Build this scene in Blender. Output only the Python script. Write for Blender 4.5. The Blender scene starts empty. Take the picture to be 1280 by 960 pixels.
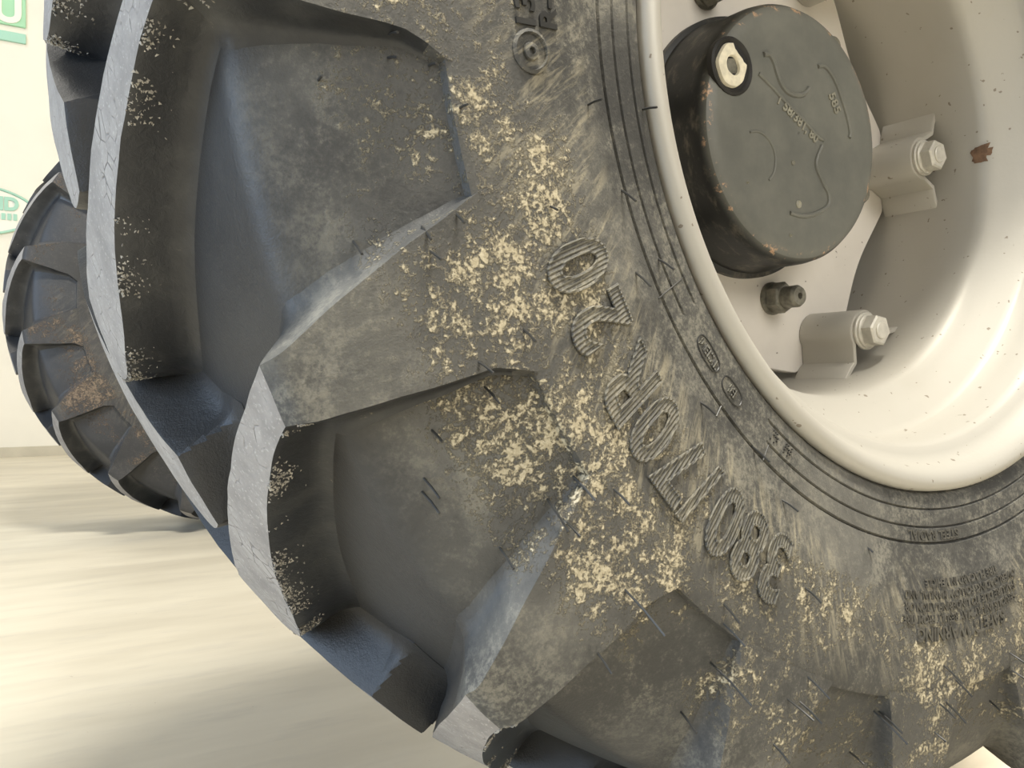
import bpy, bmesh, math, random
from mathutils import Vector, Matrix, noise

random.seed(7)
scene = bpy.context.scene
col = scene.collection
H = 0.549                      # height of the wheel centre above the floor
D2R = math.pi / 180

# ------------------------------------------------------------------ camera
F_PX = 1105.3
cam_d = bpy.data.cameras.new('camera')
cam_d.sensor_fit = 'HORIZONTAL'
cam_d.sensor_width = 36.0
cam_d.lens = F_PX / 1280 * 36.0
cam_d.clip_start = 0.02
cam = bpy.data.objects.new('camera', cam_d)
col.objects.link(cam)
yaw, pit, rol = 0.5752, -0.0023, -0.0027
fw = Vector((math.sin(yaw) * math.cos(pit), math.cos(yaw) * math.cos(pit), math.sin(pit)))
rt = fw.cross(Vector((0, 0, 1))).normalized()
up = rt.cross(fw)
rt2 = math.cos(rol) * rt + math.sin(rol) * up
up2 = -math.sin(rol) * rt + math.cos(rol) * up
m = Matrix((rt2, up2, -fw)).transposed().to_4x4()
m.translation = Vector((-0.5993, -0.5318, H - 0.2061))
cam.matrix_world = m
scene.camera = cam

# ------------------------------------------------------------------ world, lights, exposure
world = bpy.data.worlds.new('hall_daylight')
scene.world = world
world.use_nodes = True
world.node_tree.nodes['Background'].inputs[0].default_value = (0.97, 0.97, 1.0, 1)
world.node_tree.nodes['Background'].inputs[1].default_value = 0.12


def area_light(name, loc, target, size, size_y, power, color):
    d = bpy.data.lights.new(name, 'AREA')
    d.shape = 'RECTANGLE'
    d.size, d.size_y, d.energy, d.color = size, size_y, power, color
    o = bpy.data.objects.new(name, d)
    o.location = loc
    o.rotation_euler = (Vector(target) - Vector(loc)).to_track_quat('-Z', 'Y').to_euler()
    col.objects.link(o)
    return o


area_light('ceiling_lamp_light', (-0.35, -0.80, 3.3), (0, -0.1, 0.4), 0.9, 0.35, 160, (1.0, 0.95, 0.84))
area_light('front_fill_light', (-0.2, -3.4, 2.3), (0, 0, 0.5), 2.6, 1.6, 80, (1.0, 0.96, 0.88))  # added fill from the camera side, brightens disc and rim
area_light('cool_left_fill', (-3.6, 0.0, 1.12), (0, 0.0, 1.0), 2.4, 2.2, 120, (0.56, 0.74, 1.0))  # added cool fill from the left, gives the lug gaps a bluish sheen
area_light('wall_fill_light', (-1.6, 2.6, 3.6), (-0.9, 3.4, 0.6), 1.6, 0.5, 42, (1.0, 0.95, 0.84))  # added fill to brighten the back wall and the floor there
area_light('rear_doorway_light', (4.6, 1.7, 1.3), (0, 0.6, 0.2), 0.5, 1.0, 180, (1.0, 0.85, 0.60))
scene.view_settings.view_transform = 'Standard'
scene.view_settings.look = 'None'
scene.view_settings.gamma = 1.0
scene.view_settings.use_curve_mapping = False
scene.view_settings.exposure = 0.05


# ------------------------------------------------------------------ node helpers
class NT:
    def __init__(self, name):
        self.mat = bpy.data.materials.new(name)
        self.mat.use_nodes = True
        self.t = self.mat.node_tree
        self.bsdf = self.t.nodes['Principled BSDF']

    def n(self, kind, **kw):
        nd = self.t.nodes.new(kind)
        for k, v in kw.items():
            setattr(nd, k, v)
        return nd

    def link(self, a, b):
        self.t.links.new(a, b)

    def set(self, sock, v):
        if hasattr(v, 'is_linked'):
            self.link(v, sock)
        else:
            sock.default_value = v

    def math(self, op, a, b=0.0, c=0.0, clamp=False):
        nd = self.n('ShaderNodeMath', operation=op, use_clamp=clamp)
        self.set(nd.inputs[0], a)
        self.set(nd.inputs[1], b)
        self.set(nd.inputs[2], c)
        return nd.outputs[0]

    def ss(self, v, lo, hi):
        nd = self.n('ShaderNodeMapRange', interpolation_type='SMOOTHSTEP')
        self.set(nd.inputs[0], v)
        nd.inputs[1].default_value, nd.inputs[2].default_value = lo, hi
        return nd.outputs[0]

    def noise(self, vec, scale, detail=4, rough=0.6, dist=0.0):
        nd = self.n('ShaderNodeTexNoise')
        if vec is not None:
            self.link(vec, nd.inputs['Vector'])
        nd.inputs['Scale'].default_value = scale
        nd.inputs['Detail'].default_value = detail
        nd.inputs['Roughness'].default_value = rough
        nd.inputs['Distortion'].default_value = dist
        return nd.outputs['Fac']

    def mix(self, f, a, b):
        nd = self.n('ShaderNodeMix', data_type='RGBA')
        self.set(nd.inputs[0], f)
        for s, v in ((nd.inputs[6], a), (nd.inputs[7], b)):
            if isinstance(v, tuple):
                s.default_value = (*v, 1) if len(v) == 3 else v
            else:
                self.link(v, s)
        return nd.outputs[2]

    def comb(self, x, y, z):
        nd = self.n('ShaderNodeCombineXYZ')
        self.set(nd.inputs[0], x)
        self.set(nd.inputs[1], y)
        self.set(nd.inputs[2], z)
        return nd.outputs[0]

    def bump(self, h, strength=0.3, dist=0.002, normal=None):
        nd = self.n('ShaderNodeBump')
        nd.inputs['Strength'].default_value = strength
        nd.inputs['Distance'].default_value = dist
        self.link(h, nd.inputs['Height'])
        if normal is not None:
            self.link(normal, nd.inputs['Normal'])
        return nd.outputs[0]

    def wheel_coords(self, cy=0.0):
        """position from the wheel centre, radius, angle and side offset"""
        g = self.n('ShaderNodeNewGeometry')
        v = self.n('ShaderNodeVectorMath', operation='SUBTRACT')
        self.link(g.outputs['Position'], v.inputs[0])
        v.inputs[1].default_value = (0, cy, H)
        s = self.n('ShaderNodeSeparateXYZ')
        self.link(v.outputs[0], s.inputs[0])
        x, y, z = s.outputs
        r = self.math('SQRT', self.math('ADD', self.math('MULTIPLY', x, x), self.math('MULTIPLY', z, z)))
        a = self.math('ARCTAN2', self.math('MULTIPLY', z, -1), self.math('MULTIPLY', x, -1))
        return v.outputs[0], r, a, y

    def out(self, color=None, rough=None, normal=None, metallic=None, spec=None):
        b = self.bsdf.inputs
        for k, v in (('Base Color', color), ('Roughness', rough), ('Normal', normal), ('Metallic', metallic), ('Specular IOR Level', spec)):
            if v is None:
                continue
            if isinstance(v, tuple):
                b[k].default_value = (*v, 1)
            else:
                self.set(b[k], v)
        return self.mat


def band(t, r, a, b, c, d):
    return t.math('MULTIPLY', t.ss(r, a, b), t.math('SUBTRACT', 1.0, t.ss(r, c, d)))


def rubber_material(name, cy=0.0, mud=(0.58, 0.515, 0.37), mud_amount=1.0, hatch=False, film=1.0, dark=(0.022, 0.022, 0.023), dusty=(0.158, 0.152, 0.133)):
    t = NT(name)
    pos, r, a, y = t.wheel_coords(cy)
    big = t.noise(pos, 7.0, 3, 0.55)
    mid = t.noise(pos, 26.0, 5, 0.65, 0.4)
    fine = t.noise(pos, 150.0, 5, 0.78, 0.1)
    grit = t.noise(pos, 900.0, 2, 0.6)
    # dust film: everywhere, uneven
    dust = t.ss(t.math('ADD', t.math('MULTIPLY', big, 0.45), t.math('MULTIPLY', mid, 0.65)), 0.36, 0.74)
    side = t.ss(t.math('ABSOLUTE', y), 0.140, 0.180)
    ring = band(t, r, 0.335, 0.375, 0.445, 0.490)
    dust_side = t.math('MULTIPLY', t.math('ADD', 0.28, t.math('MULTIPLY', dust, 0.72)), t.math('ADD', 0.14, t.math('MULTIPLY', side, 0.86)))
    # dried mud: crumbly crusts in a ring on the side wall
    crumb = t.noise(pos, 420.0, 4, 0.7, 0.0)
    zone = t.math('ADD', t.math('MULTIPLY', big, 0.62), t.math('MULTIPLY', mid, 0.50))
    zone = t.math('MULTIPLY', t.ss(zone, 0.43, 0.66), t.math('MULTIPLY', ring, side))
    mix_f = t.math('ADD', t.math('MULTIPLY', fine, 0.55), t.math('MULTIPLY', crumb, 0.45))
    crust = t.ss(t.math('ADD', mix_f, t.math('MULTIPLY', zone, 0.17)), 0.575, 0.69)
    mudf = t.math('MULTIPLY', crust, t.ss(zone, 0.06, 0.45))
    mudf = t.math('MULTIPLY', mudf, mud_amount, clamp=True)
    # scrub marks running across the side wall
    svec = t.comb(t.math('ADD', t.math('MULTIPLY', a, 26.0), t.math('MULTIPLY', r, -40.0)), t.math('MULTIPLY', r, 16.0), t.math('MULTIPLY', y, 2.0))
    scr = t.noise(svec, 2.2, 5, 0.7, 0.5)
    scrf = t.math('MULTIPLY', t.ss(scr, 0.44, 0.66), t.math('MULTIPLY', band(t, r, 0.325, 0.345, 0.385, 0.42), t.ss(t.noise(pos, 8.5, 2, 0.5), 0.42, 0.56)))
    scrf = t.math('MULTIPLY', scrf, side)
    c = t.mix(dust_side, dark, dusty)
    c = t.mix(t.math('MULTIPLY', t.ss(t.math('ADD', t.math('MULTIPLY', mix_f, 0.6), t.math('MULTIPLY', mid, 0.4)), 0.48, 0.60), t.math('MULTIPLY', side, t.math('ADD', 0.30 * film, t.math('MULTIPLY', zone, 0.35 * film)))), c, (0.36, 0.335, 0.26))
    c = t.mix(t.math('MULTIPLY', t.ss(t.math('ADD', t.math('MULTIPLY', mix_f, 0.5), t.math('MULTIPLY', big, 0.5)), 0.52, 0.42), 0.55), c, (0.030, 0.030, 0.029))
    c = t.mix(t.math('MULTIPLY', scrf, 0.5 * film), c, (0.46, 0.41, 0.29))
    c = t.mix(mudf, c, t.mix(t.ss(crumb, 0.45, 0.7), (mud[0] * 0.72, mud[1] * 0.70, mud[2] * 0.66), mud))
    h = t.math('ADD', t.math('MULTIPLY', mudf, 1.0), t.math('MULTIPLY', grit, 0.10))
    h = t.math('ADD', h, t.math('MULTIPLY', fine, 0.25))
    nrm = t.bump(h, 1.0, 0.0022)
    if hatch:
        w = t.math('SINE', t.math('MULTIPLY', a, 1000.0))
        nrm = t.bump(w, 0.9, 0.0006, nrm)
        c = t.mix(t.math('MULTIPLY', t.ss(w, 0.0, 0.7), 0.35), c, (0.34, 0.32, 0.25))
    rough = t.math('ADD', 0.42, t.math('MULTIPLY', t.math('MAXIMUM', dust_side, mudf), 0.45))
    return t.out(c, rough, nrm, spec=0.45)


def lug_wall_material(name, cy=0.0):  # darker rubber with pale flecks, for the lower lug walls
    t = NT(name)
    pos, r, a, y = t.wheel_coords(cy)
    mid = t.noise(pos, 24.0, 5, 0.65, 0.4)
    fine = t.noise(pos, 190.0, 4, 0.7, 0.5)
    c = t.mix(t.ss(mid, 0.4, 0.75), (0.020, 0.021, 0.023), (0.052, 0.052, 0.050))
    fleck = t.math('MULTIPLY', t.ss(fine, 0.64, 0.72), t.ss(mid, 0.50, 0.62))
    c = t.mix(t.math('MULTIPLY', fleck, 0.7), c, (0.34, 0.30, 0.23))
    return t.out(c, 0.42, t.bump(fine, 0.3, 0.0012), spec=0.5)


def worn_material(name, cy=0.0):
    t = NT(name)
    pos, r, a, y = t.wheel_coords(cy)
    n1 = t.noise(pos, 30, 5, 0.7)
    n2 = t.noise(pos, 420, 3, 0.7)
    v = t.n('ShaderNodeTexVoronoi', feature='DISTANCE_TO_EDGE')
    t.link(pos, v.inputs['Vector'])
    v.inputs['Scale'].default_value = 95
    v.inputs['Randomness'].default_value = 1.0
    crack = t.math('MULTIPLY', t.math('SUBTRACT', 1.0, t.ss(v.outputs[0], 0.0, 0.05)), t.ss(n1, 0.5, 0.65))
    c = t.mix(t.ss(n1, 0.3, 0.75), (0.25, 0.232, 0.212), (0.39, 0.362, 0.33))
    c = t.mix(t.ss(n2, 0.55, 0.75), c, (0.50, 0.465, 0.42))
    c = t.mix(t.math('MULTIPLY', crack, 0.75), c, (0.06, 0.055, 0.05))
    h = t.math('SUBTRACT', t.math('MULTIPLY', n2, 0.5), crack)
    return t.out(c, 0.8, t.bump(h, 0.5, 0.0014), spec=0.3)


def paint_material(name, base=(0.46, 0.437, 0.385), dirt=(0.33, 0.29, 0.22)):
    t = NT(name)
    g = t.n('ShaderNodeNewGeometry')
    pos = g.outputs['Position']
    n1 = t.noise(pos, 9, 4, 0.6)
    n2 = t.noise(pos, 150, 2, 0.5)
    c = t.mix(t.math('MULTIPLY', t.ss(n1, 0.45, 0.8), 0.22), base, dirt)
    c = t.mix(t.math('MULTIPLY', t.ss(n2, 0.705, 0.73), 0.75), c, (0.17, 0.13, 0.09))
    h = t.noise(pos, 320, 2, 0.5)
    return t.out(c, 0.5, t.bump(h, 0.12, 0.0006), metallic=0.15)


def plain(name, color, rough=0.5, metallic=0.0, var=0.25, scale=40, bump=0.2):
    t = NT(name)
    g = t.n('ShaderNodeNewGeometry')
    n1 = t.noise(g.outputs['Position'], scale, 4, 0.6)
    dk = tuple(max(0, c * (1 - var)) for c in color)
    lt = tuple(min(1, c * (1 + var)) for c in color)
    c = t.mix(t.ss(n1, 0.3, 0.7), dk, lt)
    return t.out(c, rough, t.bump(n1, bump, 0.001), metallic=metallic)


def hub_material(name):
    t = NT(name)
    pos, r, a, y = t.wheel_coords()
    n1 = t.noise(pos, 22, 5, 0.65)
    n2 = t.noise(pos, 110, 4, 0.7)
    svec = t.comb(t.math('MULTIPLY', a, 2.5), t.math('MULTIPLY', y, 45.0), r)
    st = t.noise(svec, 2.4, 4, 0.65)
    face = t.ss(t.math('MULTIPLY', y, -1), 0.036, 0.0455)
    c = t.mix(t.ss(n1, 0.3, 0.75), (0.135, 0.137, 0.122), (0.185, 0.185, 0.160))
    cs = t.mix(t.ss(st, 0.50, 0.78), (0.016, 0.017, 0.017), (0.12, 0.105, 0.08))
    cs = t.mix(t.math('MULTIPLY', t.ss(n2, 0.72, 0.78), 0.35), cs, (0.40, 0.32, 0.23))
    c = t.mix(face, cs, c)
    edge = t.math('MULTIPLY', band(t, r, 0.0975, 0.1015, 0.1045, 0.1075), t.ss(t.math('MULTIPLY', y, -1), 0.036, 0.041))
    rust = t.math('MULTIPLY', edge, t.ss(t.math('ADD', n2, t.math('MULTIPLY', n1, 0.6)), 0.86, 0.96))
    c = t.mix(rust, c, (0.52, 0.33, 0.20))
    c = t.mix(t.math('MULTIPLY', t.ss(n2, 0.72, 0.78), 0.5), c, (0.5, 0.46, 0.36))
    return t.out(c, t.math('ADD', 0.34, t.math('MULTIPLY', n1, 0.25)), t.bump(n2, 0.25, 0.001), spec=0.5)


def floor_material():
    t = NT('floor_coating')
    g = t.n('ShaderNodeNewGeometry')
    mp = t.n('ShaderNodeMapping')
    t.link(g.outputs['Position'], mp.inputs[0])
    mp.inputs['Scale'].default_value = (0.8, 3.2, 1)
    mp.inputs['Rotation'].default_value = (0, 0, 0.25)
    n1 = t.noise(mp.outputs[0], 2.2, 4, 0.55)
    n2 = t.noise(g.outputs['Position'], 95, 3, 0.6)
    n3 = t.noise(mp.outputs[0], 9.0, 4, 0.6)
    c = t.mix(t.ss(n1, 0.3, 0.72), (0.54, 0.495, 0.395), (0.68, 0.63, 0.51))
    c = t.mix(t.math('MULTIPLY', t.ss(n3, 0.5, 0.75), 0.3), c, (0.42, 0.39, 0.34))
    c = t.mix(t.math('MULTIPLY', t.ss(n2, 0.73, 0.77), 0.7), c, (0.20, 0.16, 0.11))
    return t.out(c, t.math('ADD', 0.26, t.math('MULTIPLY', n3, 0.25)), t.bump(n3, 0.08, 0.003), spec=0.5)


M = {
    'rubber': rubber_material('dusty_black_rubber'),
    'lug_wall': lug_wall_material('dark_lug_wall_rubber'),
    'letter': rubber_material('hatched_letter_rubber', mud_amount=0.12, hatch=True, film=0.6),
    'worn': worn_material('worn_tread_rubber'),
    'rubber_far': rubber_material('muddy_far_rubber', cy=1.70, mud=(0.36, 0.25, 0.16), mud_amount=0.5, film=0.25, dark=(0.030, 0.031, 0.034), dusty=(0.085, 0.080, 0.075)),
    'worn_far': worn_material('worn_far_tread_rubber', cy=1.70),
    'paint': paint_material('silver_rim_paint'),
    'disc': paint_material('pale_disc_paint', (0.80, 0.75, 0.68), (0.40, 0.35, 0.28)),
    'hub': hub_material('dark_hub_paint'),
    'hubtext': plain('scuffed_cast_paint', (0.27, 0.26, 0.21), 0.45),
    'nut': plain('greasy_steel', (0.20, 0.19, 0.155), 0.42, 0.4, 0.4, 120),
    'bolt': plain('painted_bolt', (0.60, 0.575, 0.51), 0.42, 0.25, 0.12, 90),
    'paste': plain('cream_sealing_paste', (0.80, 0.74, 0.58), 0.7, 0, 0.12, 160, 0.6),
    'drum': plain('shadow_blue_drum', (0.13, 0.15, 0.20), 0.5, 0, 0.3, 30),  # blue shadow of the rim gap put into the drum colour
    'rust': plain('flaked_rust', (0.17, 0.10, 0.06), 0.85, 0, 0.35, 140, 0.6),
    'black': plain('black_recess', (0.016, 0.015, 0.014), 0.6),
    'spew': plain('black_moulding_hair', (0.035, 0.034, 0.031), 0.45),
    'stamp': plain('dark_moulded_text_rubber', (0.075, 0.070, 0.058), 0.6, 0, 0.4, 200),
    'floor': floor_material(),
    'wall': plain('cream_wall_paint', (0.78, 0.75, 0.66), 0.8, 0, 0.03, 3),
    'base': plain('grey_skirting', (0.52, 0.48, 0.38), 0.6, 0, 0.08, 6),
    'board': plain('white_sign_board', (0.80, 0.78, 0.70), 0.5, 0, 0.02, 5),
    'green': plain('green_sign_print', (0.34, 0.62, 0.40), 0.5, 0, 0.05, 5),
    'teal': plain('teal_sign_print', (0.34, 0.60, 0.48), 0.5, 0, 0.05, 5),
    'clod': plain('dried_mud', (0.33, 0.31, 0.27), 0.9, 0, 0.35, 120, 0.6),
}


# ------------------------------------------------------------------ object helpers
def sharpen(me, deg=32):
    bm = bmesh.new()
    bm.from_mesh(me)
    bmesh.ops.recalc_face_normals(bm, faces=bm.faces)
    lim = deg * D2R
    for f in bm.faces:
        f.smooth = True
    for e in bm.edges:
        e.smooth = not (len(e.link_faces) == 2 and e.calc_face_angle(0) > lim)
    bm.to_mesh(me)
    bm.free()


def mesh_from(name, verts, faces, mats, idx=None, deg=32):
    me = bpy.data.meshes.new(name)
    me.from_pydata([tuple(v) for v in verts], [], faces)
    for mt in mats if isinstance(mats, (list, tuple)) else [mats]:
        me.materials.append(mt)
    if idx:
        for pl, i in zip(me.polygons, idx):
            pl.material_index = i
    sharpen(me, deg)
    return me


def obj(name, me, parent=None, loc=(0, 0, 0), roty=0.0):
    o = bpy.data.objects.new(name, me)
    col.objects.link(o)
    o.location = loc
    o.rotation_euler = (0, roty, 0)
    if parent:
        o.parent = parent
    if me:
        o.cycles.shadow_terminator_geometry_offset = 0.15
    return o


def tag(o, label=None, cat=None, group=None, kind=None):
    for k, v in (('label', label), ('category', cat), ('group', group), ('kind', kind)):
        if v:
            o[k] = v
    return o


def W(r, a, y):
    """wheel point: a in degrees from the front of the wheel, turning downwards"""
    return Vector((-r * math.cos(a * D2R), y, -r * math.sin(a * D2R)))


def revolve(prof, n, yfun=None):
    vs, fs = [], []
    k = len(prof)
    for i in range(n):
        a = 360.0 * i / n
        for j, (r, y) in enumerate(prof):
            vs.append(W(r, a, y + (yfun(j, a) if yfun else 0)))
    for i in range(n):
        for j in range(k - 1):
            b, c = i * k, ((i + 1) % n) * k
            fs.append((b + j, b + j + 1, c + j + 1, c + j))
    return vs, fs


def box_mesh(name, lo, hi, mat, bevel=0.0):
    bm = bmesh.new()
    bmesh.ops.create_cube(bm, size=1)
    for v in bm.verts:
        v.co = Vector([lo[i] + (v.co[i] + 0.5) * (hi[i] - lo[i]) for i in range(3)])
    if bevel:
        bmesh.ops.bevel(bm, geom=bm.edges[:], offset=bevel, segments=2, affect='EDGES')
    me = bpy.data.meshes.new(name)
    bm.to_mesh(me)
    bm.free()
    me.materials.append(mat)
    return me


def lathe_y(prof, n=24, center=(0, 0), hexn=None):
    """solid turned about an axis parallel to y; prof = (radius, y); returns verts, faces"""
    vs, fs = [], []
    k = len(prof)
    for i in range(n):
        t = 2 * math.pi * i / n
        for r, y in prof:
            vs.append(Vector((center[0] + r * math.cos(t), y, center[1] + r * math.sin(t))))
    for i in range(n):
        for j in range(k - 1):
            b, c = i * k, ((i + 1) % n) * k
            fs.append((b + j, b + j + 1, c + j + 1, c + j))
    fs.append(tuple(i * k + k - 1 for i in range(n)))
    fs.append(tuple(i * k for i in reversed(range(n))))
    return vs, fs


def merge(*parts):
    vs, fs = [], []
    for v, f in parts:
        o = len(vs)
        vs += list(v)
        fs += [tuple(i + o for i in q) for q in f]
    return vs, fs


def tube(path, rad, n=6):
    vs, fs = [], []
    path = [Vector(q) for q in path]
    for i, q in enumerate(path):
        d = (path[min(i + 1, len(path) - 1)] - path[max(i - 1, 0)]).normalized()
        s = d.orthogonal().normalized() if abs(d.y) > 0.9 else Vector((0, 1, 0)).cross(d).normalized()
        b = d.cross(s)
        for k in range(n):
            t = 2 * math.pi * k / n
            vs.append(q + rad * (math.cos(t) * s + math.sin(t) * b))
    for i in range(len(path) - 1):
        for k in range(n):
            fs.append((i * n + k, i * n + (k + 1) % n, (i + 1) * n + (k + 1) % n, (i + 1) * n + k))
    fs.append(tuple(reversed(range(n))))
    fs.append(tuple((len(path) - 1) * n + k for k in range(n)))
    return vs, fs


def smooth_path(pts, k=4):
    out = []
    P = [Vector(q) for q in pts]
    for i in range(len(P) - 1):
        p0, p1, p2, p3 = P[max(i - 1, 0)], P[i], P[i + 1], P[min(i + 2, len(P) - 1)]
        for j in range(k):
            t = j / k
            out.append(0.5 * ((2 * p1) + (p2 - p0) * t + (2 * p0 - 5 * p1 + 4 * p2 - p3) * t * t + (3 * p1 - p0 - 3 * p2 + p3) * t ** 3))
    out.append(P[-1])
    return out


_text_cache = {}


def text_mesh(body, size, bold=0.0, depth=0.001, outline=0.0, wide=1.0):
    """flat lettering as (verts, faces) in x (reading), y (up), z (towards the reader), centred in x"""
    key = (body, size, bold, depth, outline, wide)
    if key in _text_cache:
        return _text_cache[key]
    parts = []
    for mode in ((0, 1) if outline else (0,)):
        cu = bpy.data.curves.new('lettering', 'FONT')
        cu.body = body
        cu.size = size
        cu.align_x = 'CENTER'
        cu.offset = bold
        cu.resolution_u = 5
        if mode == 0:
            cu.extrude = depth / 2
        else:
            cu.fill_mode = 'NONE'
            cu.bevel_depth = outline
            cu.bevel_resolution = 1
        o = bpy.data.objects.new('lettering', cu)
        col.objects.link(o)
        bpy.context.view_layer.update()
        dg = bpy.context.evaluated_depsgraph_get()
        me = bpy.data.meshes.new_from_object(o.evaluated_get(dg))
        z = depth / 2 if mode == 0 else depth
        parts.append(([Vector((v.co.x * wide, v.co.y, v.co.z + z)) for v in me.vertices], [tuple(q.vertices) for q in me.polygons]))
        bpy.data.objects.remove(o)
        bpy.data.curves.remove(cu)
        bpy.data.meshes.remove(me)
    res = merge(*parts)
    _text_cache[key] = res
    return res


# ------------------------------------------------------------------ the setting
me = bpy.data.meshes.new('floor')
me.from_pydata([(-7, -6, 0), (8, -6, 0), (8, 4.24, 0), (-7, 4.24, 0), (-7, -6, -0.1), (8, -6, -0.1), (8, 4.24, -0.1), (-7, 4.24, -0.1)], [],
               [(0, 1, 2, 3), (7, 6, 5, 4), (0, 4, 5, 1), (1, 5, 6, 2), (2, 6, 7, 3), (3, 7, 4, 0)])
me.materials.append(M['floor'])
tag(obj('floor', me), 'pale cream coated workshop floor with soft light streaks', kind='structure')
tag(obj('wall_back', box_mesh('wall_back', (-7, 4.2, 0), (8, 4.35, 4.2), M['wall'])), 'cream painted hall wall behind the far tyre', kind='structure')
tag(obj('baseboard_back', box_mesh('baseboard_back', (-7, 4.185, 0), (8, 4.2, 0.045), M['base'])), 'low grey skirting at the foot of the cream wall', kind='structure')


def wall_text(body, size, x_right, z, mat, parent, name, bold=0.01):
    v, f = text_mesh(body, size, bold, 0.004)
    mx = max(q.x for q in v)
    vs = [Vector((x_right - mx + q.x, -q.z, z + q.y)) for q in v]
    return obj(name, mesh_from(name, vs, f, mat), parent)


sb = obj('sign_board', None, None, (-0.44, 4.2, H))
tag(sb, 'green and white lettered board high on the cream wall', 'sign')
obj('panel', box_mesh('panel', (-0.40, -0.012, 1.46), (0.19, 0, 1.78), M['green'], 0.002), sb)
obj('stripe', box_mesh('stripe', (-0.40, -0.012, 1.385), (0.19, 0, 1.43), M['teal'], 0.002), sb)
wall_text('BU', 0.165, 0.172, 1.475, M['board'], sb, 'lettering', 0.006).location = (0, -0.012, 0)
sg = obj('oval_sign', None, None, (-0.44, 4.2, H))
tag(sg, 'pale oval wall sign reading AND in green letters', 'sign')
vs, fs = lathe_y([(1, -0.008), (1, 0)], 48)
vs = [Vector((v.x * 0.36 - 0.13, v.y, v.z * 0.125 + 0.592)) for v in vs]
obj('plate', mesh_from('plate', vs, fs, M['board']), sg)
pts = [(0.36 * math.cos(t * D2R * 5) - 0.13, -0.009, 0.125 * math.sin(t * D2R * 5) + 0.592) for t in range(73)]
obj('border', mesh_from('border', *tube(pts, 0.006, 6), M['teal']), sg)
wall_text('AND', 0.082, 0.158, 0.600, M['teal'], sg, 'lettering', 0.004).location = (0, -0.009, 0)
for i in range(5):
    w = 0.016
    obj('small_letter', box_mesh('small_letter', (0.135 - i * 0.024, -0.012, 0.553), (0.135 - i * 0.024 + w, -0.008, 0.583), M['teal']), sg)

# ------------------------------------------------------------------ the tyre: carcass
SIDE = [(0.262, -0.158), (0.280, -0.165), (0.2855, -0.1705), (0.288, -0.1735), (0.2940, -0.1752),
        (0.2952, -0.1754), (0.2962, -0.1738), (0.2972, -0.1757), (0.3020, -0.1766),
        (0.3073, -0.1774), (0.3083, -0.1757), (0.3093, -0.1777), (0.3140, -0.1785),
        (0.3178, -0.1790), (0.3190, -0.1768), (0.3202, -0.1794), (0.328, -0.1812), (0.338, -0.1840), (0.348, -0.1860), (0.358, -0.1876),
        (0.368, -0.1888), (0.378, -0.1896), (0.388, -0.1901), (0.398, -0.1904), (0.408, -0.1905), (0.4155, -0.1904),
        (0.4172, -0.1898), (0.4177, -0.1846), (0.4195, -0.1838), (0.4300, -0.1812), (0.4400, -0.1784), (0.4500, -0.1754), (0.4600, -0.1720), (0.4670, -0.1694),
        (0.4770, -0.1650), (0.4870, -0.1602), (0.4950, -0.1556), (0.4992, -0.1520), (0.5017, -0.1475), (0.5030, -0.1410), (0.5047, -0.1290), (0.5067, -0.1130),
        (0.5085, -0.0945), (0.5100, -0.0750), (0.5112, -0.0500), (0.5120, -0.0250), (0.5125, 0.0)]
NSIDE = len(SIDE)
PROF = SIDE + [(r, -y) for r, y in reversed(SIDE[:-1])]


def y_side(r):
    """outer side wall offset at radius r (near side, lug level)"""
    S = [(0.2855, -0.1705), (0.30, -0.1762), (0.32, -0.1794), (0.338, -0.184), (0.348, -0.186), (0.358, -0.1876), (0.368, -0.1888), (0.378, -0.1896), (0.39, -0.1902), (0.4155, -0.1904), (0.46, -0.189), (0.49, -0.184), (0.515, -0.178)]
    for (r0, y0), (r1, y1) in zip(S, S[1:]):
        if r <= r1:
            return y0 + (y1 - y0) * (r - r0) / (r1 - r0)
    return S[-1][1]


def groove(j, a):
    # the two inner mould rings stop short beside the oval stamps
    if j in (6, 10) and a < 180:
        lo, hi = ((33.0, 51.0) if j == 6 else (33.2, 52.0))
        if lo < a < hi:
            return -0.0018
    return 0.0


wheel = obj('tractor_wheel', None)
tag(wheel, 'large muddy lugged tractor wheel with silver rim in the foreground', 'wheel', 'front wheels of the tractor')
vs, fs = revolve(PROF, 720, groove)
tyre_me = mesh_from('tyre', vs, fs, M['rubber'], deg=40)
tyre = obj('tyre', tyre_me, wheel, (0, 0, H))
tag(tyre, 'black rubber tyre with dried mud on its side wall')

# ------------------------------------------------------------------ tread lugs
# rows: outer (r, y), base (r, y), upper edge angle, lower edge angle
ROWS = [
    ((0.4140, -0.1906), (0.4140, -0.1855), -3.0, 9.0),
    ((0.4165, -0.1908), (0.4172, -0.1838), -2.9, 8.9),
    ((0.4250, -0.1910), (0.4245, -0.1826), -2.5, 8.1),
    ((0.4350, -0.1908), (0.4340, -0.1800), -2.0, 7.3),
    ((0.4600, -0.1892), (0.4565, -0.1732), -0.9, 6.7),
    ((0.4900, -0.1845), (0.4820, -0.1625), 0.5, 6.0),
    ((0.5150, -0.1785), (0.4960, -0.1548), 1.7, 5.5),
    ((0.5235, -0.1745), (0.5000, -0.1505), 2.05, 5.25),
    ((0.5275, -0.1690), (0.5014, -0.1465), 2.2, 5.2),
    ((0.5320, -0.1500), (0.5040, -0.1350), 3.6, 6.5),
    ((0.5385, -0.1150), (0.5070, -0.1080), 6.0, 9.6),
    ((0.5440, -0.0700), (0.5100, -0.0690), 9.2, 14.0),
    ((0.5470, -0.0300), (0.5115, -0.0300), 12.2, 18.7),
    ((0.5490, 0.0050), (0.5120, 0.0050), 14.8, 21.7),
    ((0.5490, 0.0300), (0.5115, 0.0300), 16.6, 21.3),
]
SHOULDER = 8
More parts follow.
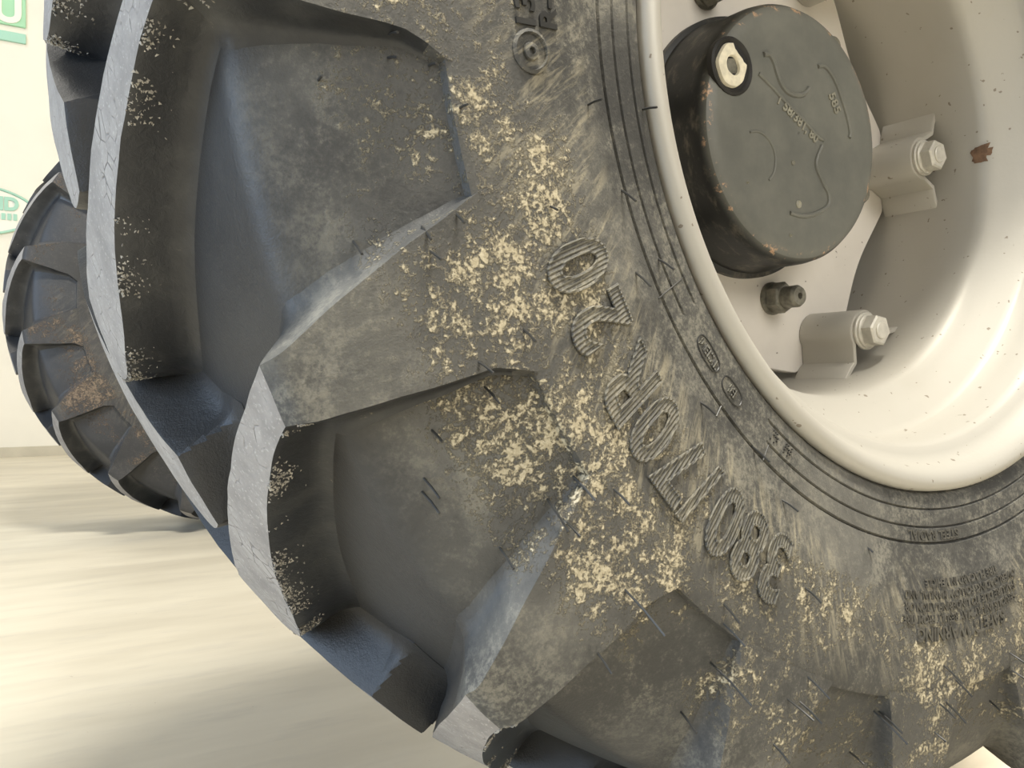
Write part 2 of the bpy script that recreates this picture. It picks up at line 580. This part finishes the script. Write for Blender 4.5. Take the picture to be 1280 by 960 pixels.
# (height share, outward spread share) from the lug top down to the carcass
SIDECOL = [(1.0, 0.0), (0.965, 0.05), (0.80, 0.20), (0.55, 0.40), (0.32, 0.62), (0.16, 0.88), (0.06, 1.25), (0.0, 1.75), (-0.06, 1.8)]


def densify(rows, k=5):
    """straight steps down the side wall, a smooth curve along the tread"""
    flat = [(*r[0], *r[1], r[2], r[3]) for r in rows]
    out = []
    for i in range(len(flat) - 1):
        kk = k if 2 <= i < SHOULDER - 1 or i > SHOULDER - 1 else 1
        lo = SHOULDER if i >= SHOULDER else 0
        hi = len(flat) - 1 if i >= SHOULDER else SHOULDER
        p0, p1, p2, p3 = flat[max(i - 1, lo)], flat[i], flat[i + 1], flat[min(i + 2, hi)]
        for j in range(kk):
            t = j / kk
            if i >= SHOULDER or i >= 3:
                q = [0.5 * (2 * b + (c - a) * t + (2 * a - 5 * b + 4 * c - d) * t * t + (3 * b - a - 3 * c + d) * t ** 3) for a, b, c, d in zip(p0, p1, p2, p3)]
            else:
                q = [b + (c - b) * t for b, c in zip(p1, p2)]
            out.append(((q[0], q[1]), (q[2], q[3]), q[4], q[5], i + t))
    out.append((*rows[-1], len(rows) - 1))
    return out


def lug_mesh(name, mirror, mats, seed):
    rows = densify(ROWS)
    vs, fs, idx = [], [], []
    cols = None

    def row(O, B, aU, aL, cap, shift, tag_i):
        hgt = math.hypot(O[0] - B[0], O[1] - B[1])
        spread = (0.34 if tag_i > 6 else 0.16 + 0.18 * tag_i / 6) * hgt / O[0] / D2R
        cl = []
        for h, s in reversed(SIDECOL):
            cl.append((aU - s * spread, h))
        for q in (0.12, 0.25, 0.38, 0.5, 0.62, 0.75, 0.88):
            cl.append((aU + (aL - aU) * q, 1.0))
        for h, s in SIDECOL:
            cl.append((aL + s * spread, h))
        for a, h in cl:
            h = min(h, cap)
            r = B[0] + (O[0] - B[0]) * h
            y = B[1] + (O[1] - B[1]) * h + shift
            p = W(r, a, y)
            if h > 0.5 and tag_i > 2:
                # worn, uneven edges
                nz = noise.noise_vector(p * 55 + Vector((seed * 3.1, 0, 0)))
                p += nz * (0.0011 if h < 1 else 0.0006)
            if mirror:
                p.y = -p.y
            vs.append(p)
        return len(cl)

    n = 0
    tags = []
    for O, B, aU, aL, ti in rows:
        n = row(O, B, aU, aL, 1.0, 0.0, ti)
        tags.append(ti)
    O, B, aU, aL, ti = rows[-1]
    for h, s in SIDECOL[1:]:
        row(O, B, aU + s * 0.5, aL - s * 0.5, h, s * 0.014, ti)
        tags.append(99 if h < 0.9 else 98)
    lo, hi = len(SIDECOL) - 1, n - len(SIDECOL)
    for i in range(len(tags) - 1):
        for j in range(n - 1):
            q = (i * n + j, i * n + j + 1, (i + 1) * n + j + 1, (i + 1) * n + j)
            fs.append(q if not mirror else tuple(reversed(q)))
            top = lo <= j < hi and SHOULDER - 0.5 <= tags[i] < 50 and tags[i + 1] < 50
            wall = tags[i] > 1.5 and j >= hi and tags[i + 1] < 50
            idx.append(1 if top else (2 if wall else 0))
    return mesh_from(name, vs, fs, mats, idx, 30)


near_lugs = [lug_mesh('tread_lug', False, [M['rubber'], M['worn'], M['lug_wall']], s) for s in range(3)]
opp_lugs = [lug_mesh('tread_lug', True, [M['rubber'], M['worn'], M['lug_wall']], s + 5) for s in range(3)]


def lug_rot(deg):
    # turning by +deg along a: about the y axis
    return -deg * D2R


lug_list = []
for k in range(18):
    lug_list.append((near_lugs[k % 3], 20.0 * k))
    lug_list.append((opp_lugs[k % 3], 20.0 * k + 10.0))
for lm, deg in lug_list:
    obj('tread_lug', lm, tyre, (0, 0, 0), lug_rot(deg))


# ------------------------------------------------------------------ lettering moulded on the side wall
def on_sidewall(vf, ac, rc, lift=0.0):
    v, f = vf
    out = []
    for q in v:
        r = rc + q.y
        a = ac - q.x / rc / D2R
        out.append(W(r, a, y_side(r) - q.z - lift))
    return out, f


SIZE = 0.0545
for ch, ac in (('0', 23.8), ('2', 28.4), ('R', 34.2), ('0', 38.5), ('7', 42.8), ('/', 46.0), ('0', 49.8), ('8', 53.6), ('3', 57.4)):
    vf = text_mesh(ch, SIZE, 0.0012, 0.0013, 0.00085, 0.82 if ch != '/' else 0.8)
    tag(obj('raised_letter', mesh_from('raised_letter', *on_sidewall(vf, ac, 0.3515), M['letter'], deg=30), tyre), 'raised hatched character ' + ch.replace('/', 'stroke'))


def sidewall_line(body, size, ac, rc, depth=0.0009, bold=0.0003, wide=1.0, mat='rubber'):
    vf = text_mesh(body, size, bold, depth, 0.0, wide)
    return obj('moulded_text', mesh_from('moulded_text', *on_sidewall(vf, ac, rc), M[mat], deg=30), tyre)


sidewall_line('13', 0.0165, 5.2, 0.3655, 0.0012, 0.0004, 1.1, 'spew')
sidewall_line('R-1', 0.0150, 4.3, 0.3520, 0.0012, 0.0004, 1.1, 'spew')
sidewall_line('SAFETY WARNING', 0.0125, 88.6, 0.3735, 0.0010, 0.0003, 1.0, 'stamp')
for i, ln in enumerate(('SERIOUS INJURY MAY RESULT FROM TIRE', 'FAILURE DUE TO UNDERINFLATION OR', 'OVERLOADING FOLLOW MANUAL AND', 'TIRE PLACARD IN VEHICLE')):
    sidewall_line(ln, 0.0074, 88.8 + 0.3 * i, 0.3655 - 0.0078 * i, 0.0008, 0.0002, 1.0, 'stamp')
sidewall_line('STEEL RADIAL', 0.0086, 85.5, 0.3105, 0.0008, 0.0002, 1.1, 'stamp')
# oval stamps beside the rim
for ac, hw in ((38.6, 2.2), (43.9, 1.9)):
    pts = []
    for i in range(37):
        t = i * 10 * D2R
        rr = 0.3055 + 0.0052 * math.copysign(abs(math.sin(t)) ** 0.7, math.sin(t))
        pts.append(W(rr, ac + hw * math.copysign(abs(math.cos(t)) ** 0.8, math.cos(t)), y_side(rr) - 0.0002))
    o = obj('oval_stamp', mesh_from('oval_stamp', *tube(pts, 0.00055, 5), M['spew']), tyre)
sidewall_line('TCE14', 0.0078, 38.6, 0.3028, 0.0009, 0.0002, 0.9, 'letter')
sidewall_line('E4', 0.0078, 43.9, 0.3028, 0.0009, 0.0002, 0.9, 'letter')
# stippled date code
vs, fs = [], []
for (ac, seed) in ((51.9, 1), (54.6, 4)):
    rnd = random.Random(seed)
    for i in range(4):
        for j in range(4):
            if rnd.random() < 0.62:
                v, f = lathe_y([(0.0006, 0.0), (0.0006, -0.0008)], 6)
                c = W(0.2992 + 0.0019 * j, ac + 0.36 * i, y_side(0.3015) - 0.0004)
                vs, fs = merge((vs, fs), ([q + c for q in v], f))
o = obj('dot_code', mesh_from('dot_code', vs, fs, M['spew']), tyre)
# round wear button
v1 = lathe_y([(0.0105, 0.0), (0.0105, -0.0016), (0.0088, -0.0024), (0.0082, -0.0006), (0.0045, -0.0006), (0.0040, -0.0022), (0.0018, -0.0026), (0.0014, -0.0006)], 24)
c = W(0.3700, 8.0, y_side(0.37) + 0.0004)
obj('round_button', mesh_from('round_button', [q + c for q in v1[0]], v1[1], M['rubber']), tyre)
# radial mould joints, thin raised lines crossing the bead rings
for ac, r0, r1 in ((30.2, 0.286, 0.322), (43.6, 0.319, 0.327), (85.5, 0.287, 0.300), (52.0, 0.309, 0.320)):
    pts = [W(r0 + (r1 - r0) * i / 8, ac, y_side(r0 + (r1 - r0) * i / 8) - 0.0002) for i in range(9)]
    obj('mould_line', mesh_from('mould_line', *tube(pts, 0.0004, 5), M['spew']), tyre)

# ------------------------------------------------------------------ moulding hairs: (x, y, z from the wheel centre, length)
SPEWS = [
    (-0.4358, -0.1834, -0.0562, 0.009), (-0.4343, -0.1786, -0.0645, 0.009), (-0.4167, -0.1832, -0.0659, 0.007), (-0.405, -0.1904, -0.0846, 0.008),
    (-0.4464, -0.1685, -0.1443, 0.014), (-0.4212, -0.1853, -0.1382, 0.012), (-0.4201, -0.1905, -0.1493, 0.011), (-0.4071, -0.191, -0.1321, 0.009),
    (-0.3958, -0.1903, -0.1969, 0.013), (-0.3856, -0.1789, -0.2085, 0.014), (-0.3374, -0.1833, -0.2528, 0.018), (-0.3175, -0.1905, -0.2598, 0.012),
    (-0.3502, -0.1789, -0.2634, 0.023), (-0.3465, -0.1882, -0.2727, 0.014), (-0.3277, -0.1831, -0.0683, 0.012), (-0.2843, -0.1743, -0.0612, 0.011),
    (-0.3034, -0.1798, -0.1074, 0.013), (-0.2959, -0.1822, -0.1497, 0.015), (-0.2764, -0.1778, -0.1407, 0.013), (-0.2495, -0.182, -0.2176, 0.013),
    (-0.2047, -0.1781, -0.2437, 0.015), (-0.1834, -0.1821, -0.2759, 0.012), (-0.1713, -0.189, -0.3279, 0.013), (-0.3553, -0.1894, -0.1228, 0.006),
    (-0.3105, -0.1906, -0.3108, 0.031), (-0.2407, -0.1904, -0.3383, 0.016), (-0.2404, -0.1799, -0.3621, 0.033), (-0.3259, -0.1874, -0.3404, 0.014),
    (-0.2534, -0.1701, -0.39, 0.015), (-0.4082, -0.1691, -0.2284, 0.01), (-0.4095, -0.1634, -0.251, 0.015), (-0.4095, -0.1618, -0.2575, 0.017),
    (-0.1717, -0.1908, -0.3797, 0.017), (-0.1895, -0.191, -0.3893, 0.018), (-0.1789, -0.1909, -0.3928, 0.017), (-0.1998, -0.1893, -0.4133, 0.014),
    (-0.1085, -0.1728, -0.4447, 0.011), (-0.0958, -0.1814, -0.4184, 0.026), (-0.0928, -0.1839, -0.4187, 0.018), (-0.0318, -0.1904, -0.3979, 0.016),
    (-0.0176, -0.1905, -0.4103, 0.014), (-0.0375, -0.191, -0.4225, 0.013), (-0.03, -0.191, -0.4229, 0.017), (-0.0432, -0.1905, -0.4402, 0.009),
    (0.0488, -0.1771, -0.4417, 0.009), (0.051, -0.1905, -0.4033, 0.012), (0.0535, -0.1909, -0.4164, 0.009), (-0.371, -0.1686, -0.2867, 0.015),
    (-0.4623, -0.1687, -0.0765, 0.005), (-0.1013, -0.1814, -0.3128, 0.004), (-0.2408, -0.1905, -0.3274, 0.014), (-0.3713, -0.1904, -0.1818, 0.012),
]
for x, y, z, ln in SPEWS:
    d = Vector((random.uniform(-0.12, 0.12), -1, random.uniform(-0.62, -0.36) if z < -0.1 else random.uniform(-0.25, 0.2))).normalized()
    p0 = Vector((x, y, z))
    pts = [p0 - d * 0.001, p0 + d * ln * 0.5, p0 + d * ln + Vector((0, 0, -0.06 * ln))]
    obj('moulding_hair', mesh_from('moulding_hair', *tube(pts, 0.00062, 6), M['spew']), tyre)

# ------------------------------------------------------------------ mud crumbs clinging to the lug edges
rnd = random.Random(3)
vs, fs = [], []
TET = [Vector((1, 1, 1)), Vector((-1, -1, 1)), Vector((-1, 1, -1)), Vector((1, -1, -1)), Vector((0.2, 0.1, 1.5)), Vector((1.3, -0.2, 0.3))]
TF = [(0, 1, 2), (0, 3, 1), (0, 2, 3), (1, 3, 2)]


def crumb(p, sz):
    o = len(vs)
    q = [Vector([rnd.uniform(0.5, 1.1) * c for c in v]) * sz for v in TET[:4]]
    rot = Matrix.Rotation(rnd.uniform(0, 6.28), 3, Vector((rnd.random(), rnd.random(), rnd.random() + 0.1)).normalized())
    vs.extend([p + rot @ v for v in q])
    fs.extend([tuple(i + o for i in t) for t in TF])


rows_d = densify(ROWS)
for k in range(-1, 4):
    for _ in range(1900):
        i = rnd.uniform(len(rows_d) - 34, len(rows_d) - 1.001)
        A, B = rows_d[int(i)], rows_d[int(i) + 1]
        t = i - int(i)
        if noise.noise(Vector((i * 0.45, k * 7.0, 0.5))) < rnd.uniform(-0.1, 0.3):
            continue
        h = 1 - abs(rnd.gauss(0, 0.20))
        O = [A[0][c] + (B[0][c] - A[0][c]) * t for c in (0, 1)]
        Bb = [A[1][c] + (B[1][c] - A[1][c]) * t for c in (0, 1)]
        hg = math.hypot(O[0] - Bb[0], O[1] - Bb[1])
        aL = A[3] + (B[3] - A[3]) * t
        spread = 0.34 * hg / O[0] / D2R
        if h < 0.2:
            continue
        sh = 0.05 + (1 - h) * 0.75
        crumb(W(Bb[0] + (O[0] - Bb[0]) * h, aL + sh * spread + 20 * k, Bb[1] + (O[1] - Bb[1]) * h), rnd.uniform(0.0003, 0.0009))
tag(obj('mud_crumbs', mesh_from('mud_crumbs', vs, fs, M['clod'], deg=20), tyre), kind='stuff')

# ------------------------------------------------------------------ rim
RIM = [(0.279, -0.160), (0.2825, -0.1655), (0.2842, -0.1700), (0.2832, -0.1748), (0.2800, -0.1775), (0.2760, -0.1778), (0.2715, -0.1750), (0.2680, -0.1700),
       (0.2655, -0.1640), (0.2630, -0.1590), (0.2590, -0.1555), (0.2545, -0.1530), (0.2520, -0.1495), (0.2510, -0.1440), (0.2500, -0.1280), (0.2490, -0.1145), (0.2475, -0.1110),
       (0.2440, -0.1078), (0.2350, -0.0985), (0.2260, -0.0890), (0.2215, -0.0845), (0.2185, -0.0800), (0.2173, -0.0730), (0.2170, -0.0500), (0.2170, 0.0)]
RIMP = RIM + [(r, -y) for r, y in reversed(RIM[:-1])]
rim_me = mesh_from('rim', *revolve(RIMP, 240), M['paint'], deg=60)
rim = obj('rim', rim_me, wheel, (0, 0, H))
tag(rim, 'silver painted steel rim')


def disc_radius(a):
    d = ((a - 122.0 + 30) % 60) - 30
    d = abs(d)
    if d < 11:
        return 0.2125
    t = (d - 11) / 19
    return 0.2125 - 0.0195 * math.sin(t * math.pi / 2)


vs, fs = [], []
ND = 240
for i in range(ND):
    a = 360.0 * i / ND
    R = disc_radius(a)
    for r, y in ((0.05, 0.020), (0.15, 0.020), (R - 0.001, 0.020), (R, 0.021), (R, 0.031), (0.05, 0.032)):
        vs.append(W(r, a, y))
for i in range(ND):
    b, c = i * 6, ((i + 1) % ND) * 6
    for j in range(6):
        fs.append((b + j, b + (j + 1) % 6, c + (j + 1) % 6, c + j))
disc_me = mesh_from('wheel_disc', vs, fs, M['disc'], deg=35)
disc = obj('wheel_disc', disc_me, wheel, (0, 0, H))
tag(disc, 'pale painted wheel disc with six lobes')

# brackets: bent hat sections welded to the rim, one bolt each
BR = 0.190


def bracket_mesh():
    # cross section in local (t tangential, n towards the hub), rim wall at n = 0
    wall, hc, rad, th = 0.2170, 0.2170 - BR, 0.0180, 0.0050
    line = []
    for t in range(-34, 35, 4):
        tt = t / 1000
        line.append(tt)
    mid = []
    base = lambda x: wall - math.sqrt(max(wall * wall - x * x, 0))
    mid.append((-0.045, base(0.045) - 0.002))
    mid.append((-0.034, base(0.034) + 0.0045))
    mid.append((-0.026, 0.009))
    for k in range(0, 13):
        th_ = math.pi + 0.12 - (math.pi + 0.24) * k / 12
        mid.append((rad * math.cos(th_), hc + rad * math.sin(th_) * 0.92))
    mid.append((0.026, 0.009))
    mid.append((0.034, base(0.034) + 0.0045))
    mid.append((0.045, base(0.045) - 0.002))
    n = len(mid)
    vs, fs = [], []
    for y in (0.0195, -0.0350, -0.0360):
        ins = 0.0008 if y == -0.0360 else 0
        for i, (x, h) in enumerate(mid):
            a, b = mid[max(i - 1, 0)], mid[min(i + 1, n - 1)]
            d = Vector((b[0] - a[0], b[1] - a[1])).normalized()
            nx, ny = -d.y, d.x
            for s in (0.5 - ins / th, -0.5 + ins / th):
                px, ph = x + nx * th * s, h + ny * th * s
                vs.append(Vector((px, y, -(wall - ph))))
    for s in range(2):
        for i in range(n - 1):
            b0, b1 = s * 2 * n, (s + 1) * 2 * n
            fs.append((b0 + 2 * i, b0 + 2 * i + 2, b1 + 2 * i + 2, b1 + 2 * i))
            fs.append((b0 + 2 * i + 1, b1 + 2 * i + 1, b1 + 2 * i + 3, b0 + 2 * i + 3))
    e = 4 * n
    for i in range(n - 1):
        fs.append((e + 2 * i, e + 2 * i + 2, e + 2 * i + 3, e + 2 * i + 1))
    return mesh_from('bracket', vs, fs, M['paint'], deg=40)


def hexa(R, y0, y1, cz=0.0, rot=0.0, ch=0.0):
    prof = [(R, y0), (R, y1 + ch), (R - ch * 1.2, y1)] if ch else [(R, y0), (R, y1)]
    v, f = lathe_y(prof, 6)
    c, s = math.cos(rot), math.sin(rot)
    return [Vector((q.x * c - q.z * s, q.y, q.x * s + q.z * c + cz)) for q in v], f


bracket_me = bracket_mesh()
parts = [lathe_y([(0.0165, -0.0360), (0.0170, -0.0368), (0.0170, -0.0386), (0.0162, -0.0394)], 28, (0, -BR)),
         lathe_y([(0.0152, -0.0394), (0.0154, -0.0410), (0.0142, -0.0422)], 28, (0, -BR)),
         hexa(0.0142, -0.0418, -0.0530, -BR, 0.35, 0.0014),
         lathe_y([(0.0080, -0.0526), (0.0078, -0.0540), (0.0070, -0.0546)], 20, (0, -BR)),
         lathe_y([(0.0095, -0.0360), (0.0095, 0.0300)], 16, (0, -BR))]
bolt_me = mesh_from('bracket_bolt', *merge(*parts), M['bolt'], deg=30)
for k in range(6):
    a = 122.0 + 60 * k
    rot = lug_rot(a - 90)
    obj('bracket', bracket_me, rim, (0, 0, 0), rot)
    obj('bracket_bolt', bolt_me, rim, (0, 0, 0), rot)

nut_parts = [lathe_y([(0.0150, 0.0200), (0.0152, 0.0175), (0.0140, 0.0155)], 24, (0, -0.137)),
             hexa(0.0142, 0.0165, 0.0030, -0.137, 0.2, 0.0014),
             lathe_y([(0.0098, 0.0035), (0.0100, -0.0095), (0.0082, -0.0125), (0.0030, -0.0126), (0.0022, -0.0085)], 20, (0, -0.137))]
nut_me = mesh_from('stud_nut', *merge(*nut_parts), M['nut'], deg=30)
for k in range(6):
    obj('stud_nut', nut_me, disc, (0, 0, 0), lug_rot(108.0 + 60 * k - 90))

# added drum behind the disc, blocks light through the rim gap
vs, fs = revolve([(0.02, 0.033), (0.188, 0.034), (0.192, 0.040), (0.192, 0.150), (0.150, 0.185), (0.110, 0.200), (0.100, 0.300), (0.02, 0.301)], 96)
drum_me = mesh_from('gap_block_drum', vs, fs, M['drum'], deg=30)
drum = obj('gap_block_drum', drum_me, wheel, (0, 0, H))
# flaked paint spot on the rim well
vs, fs = [], []
for i in range(7):
    for j in range(7):
        u, v = i / 6 - 0.5, j / 6 - 0.5
        k = 1 + 0.5 * noise.noise(Vector((u * 3, v * 3, 1.7)))
        y = -0.0775 + u * 0.017 * k
        a = 181.4 + v * 4.0 * k
        r = next(r0 + (r1 - r0) * (y - y0) / (y1 - y0) for (r0, y0), (r1, y1) in zip(RIM[6:], RIM[7:]) if y0 <= y <= y1)
        vs.append(W(r - 0.0007, a, y))
for i in range(6):
    for j in range(6):
        if (i in (0, 5) and j in (0, 5)) or (i == 0 and j == 1):
            continue
        fs.append((i * 7 + j, i * 7 + j + 1, (i + 1) * 7 + j + 1, (i + 1) * 7 + j))
tag(obj('rust_patch', mesh_from('rust_patch', vs, fs, M['rust']), rim), 'brown rust patch where paint has flaked')

# ------------------------------------------------------------------ hub
HUB = [(0.1145, 0.020), (0.1145, 0.014), (0.1105, 0.0125), (0.1100, 0.004), (0.1085, -0.002), (0.1080, -0.030), (0.1068, -0.0375), (0.1035, -0.0425), (0.0985, -0.0448), (0.093, -0.0455), (0.08, -0.0455), (0.05, -0.0455), (0.02, -0.0455), (0.0005, -0.0455)]
vs, fs = revolve(HUB, 120)
hub = obj('hub_cover', mesh_from('hub_cover', vs, fs, M['hub'], deg=30), wheel, (0, 0, H))
tag(hub, 'dark grey round hub cover with chipped rusty edge')
FY = -0.0455
RIDGES = [
    ([(-0.0426, 0.0563), (-0.036, 0.0576), (-0.0303, 0.0522), (-0.0265, 0.0439), (-0.0216, 0.0363), (-0.0139, 0.0312), (-0.003, 0.0304), (0.0071, 0.0335), (0.0132, 0.0393)], 0.0016),
    ([(0.0246, 0.0595), (0.0319, 0.0616), (0.0403, 0.0578), (0.0488, 0.0491), (0.0563, 0.0366), (0.0629, 0.0239), (0.0672, 0.0106), (0.0661, 0.0056)], 0.0014),
    ([(-0.0482, 0.0398), (-0.0332, 0.0323), (-0.0139, 0.0213), (0.006, 0.0114), (0.0233, 0.0006), (0.0317, -0.0015)], 0.0013),
    ([(0.0296, -0.0066), (0.0223, -0.0197), (0.0233, -0.0277), (0.0316, -0.0388), (0.0379, -0.047), (0.0368, -0.0566), (0.0232, -0.0641), (0.0057, -0.0686), (-0.0112, -0.0676)], 0.0014),
    ([(-0.0585, -0.0084), (-0.0493, -0.0064), (-0.0399, -0.0088), (-0.0324, -0.0154), (-0.0286, -0.0253), (-0.0305, -0.0365), (-0.0363, -0.0437)], 0.0008),
]
for pl, rad in RIDGES:
    pts = smooth_path([(x, FY, z) for x, z in pl], 4)
    obj('cast_ridge', mesh_from('cast_ridge', *tube(pts, rad * 1.4, 8), M['hub']), hub)
for x, z, rad in ((-0.0003, -0.0592, 0.0035), (-0.0103, -0.086, 0.0014), (-0.0614, -0.0487, 0.0011), (-0.0071, -0.0257, 0.0022)):
    v, f = lathe_y([(rad, FY + 0.0005), (rad * 0.95, FY - 0.0007), (rad * 0.6, FY - 0.0014), (rad * 0.35, FY - 0.0007)], 14, (x, z))
    obj('cast_dot', mesh_from('cast_dot', v, f, M['hubtext']), hub)


def hub_text(body, size, x, z, ang):
    v, f = text_mesh(body, size, 0.0003, 0.0011)
    c, s = math.cos(ang), math.sin(ang)
    vs = [Vector((x + q.x * c - q.y * s, FY - q.z, z + q.x * s + q.y * c)) for q in v]
    obj('cast_number', mesh_from('cast_number', vs, f, M['hubtext']), hub)


hub_text('1 58/381, 80', 0.0112, -0.0035, 0.0075, -0.50)
hub_text('585', 0.0125, 0.0425, 0.030, -1.02)
# filler plug near the hub edge
px, pz = -0.0790, 0.0400
plug = obj('filler_plug', mesh_from('filler_plug', *merge(lathe_y([(0.0228, FY + 0.004), (0.0228, FY - 0.0010), (0.0210, FY - 0.0022), (0.0190, FY - 0.0010), (0.0184, FY - 0.0002)], 32, (px, pz))), M['black'], deg=30), hub)
vs, fs = [], []
n = 36
for i in range(n):
    t = 2 * math.pi * i / n
    ro = 0.0155 * (1 + 0.16 * noise.noise(Vector((math.cos(t) * 1.4, math.sin(t) * 1.4, 2.3))))
    if 0.2 < t < 1.5:
        ro *= 0.80
    ri = 0.0066 * (1 + 0.25 * noise.noise(Vector((math.cos(t), math.sin(t), 5.0))))
    for r, y in ((ro, FY - 0.0004), (ro * 0.95, FY - 0.0030), ((ro + ri) / 2, FY - 0.0042), (ri * 1.1, FY - 0.0030), (ri, FY - 0.0006)):
        vs.append(Vector((px - 0.001 + r * math.cos(t), y, pz + r * math.sin(t) * 1.08)))
for i in range(n):
    for j in range(4):
        b, c = i * 5, ((i + 1) % n) * 5
        fs.append((b + j, b + j + 1, c + j + 1, c + j))
tag(obj('sealing_paste', mesh_from('sealing_paste', vs, fs, M['paste'], deg=50), hub), 'cream paste smeared around the filler plug')
obj('hex_socket', mesh_from('hex_socket', *hexa(0.0066, FY - 0.0003, FY - 0.0008, 0, 0.2), M['nut']), hub, (px, 0, pz))

# ------------------------------------------------------------------ the far wheel on the other end of the axle
FARY = 1.70
far = obj('tractor_wheel', None, None, (0.04, FARY, 0))
far.scale = (0.95, 0.95, 0.95)
tag(far, 'distant dark lugged wheel in front of the cream wall, half hidden by the near tyre', 'wheel', 'front wheels of the tractor')
ft = tyre_me.copy()
ft.materials[0] = M['rubber_far']
fto = obj('tyre', ft, far, (0, 0, H))
fl = {}
for lm in near_lugs + opp_lugs:
    c = lm.copy()
    c.materials[0] = M['rubber_far']
    c.materials[1] = M['worn_far']
    fl[lm.name] = c
for lm, deg in lug_list:
    obj('tread_lug', fl[lm.name], fto, (0, 0, 0), lug_rot(deg + 6.0))
fr = obj('rim', rim_me, far, (0, 0, H))
fd = obj('wheel_disc', disc_me, far, (0, 0, H))
fd.scale = (1, -1, 1)
fx = obj('gap_block_drum', drum_me, far, (0, 0, H))
fx.scale = (1, -1, 1)
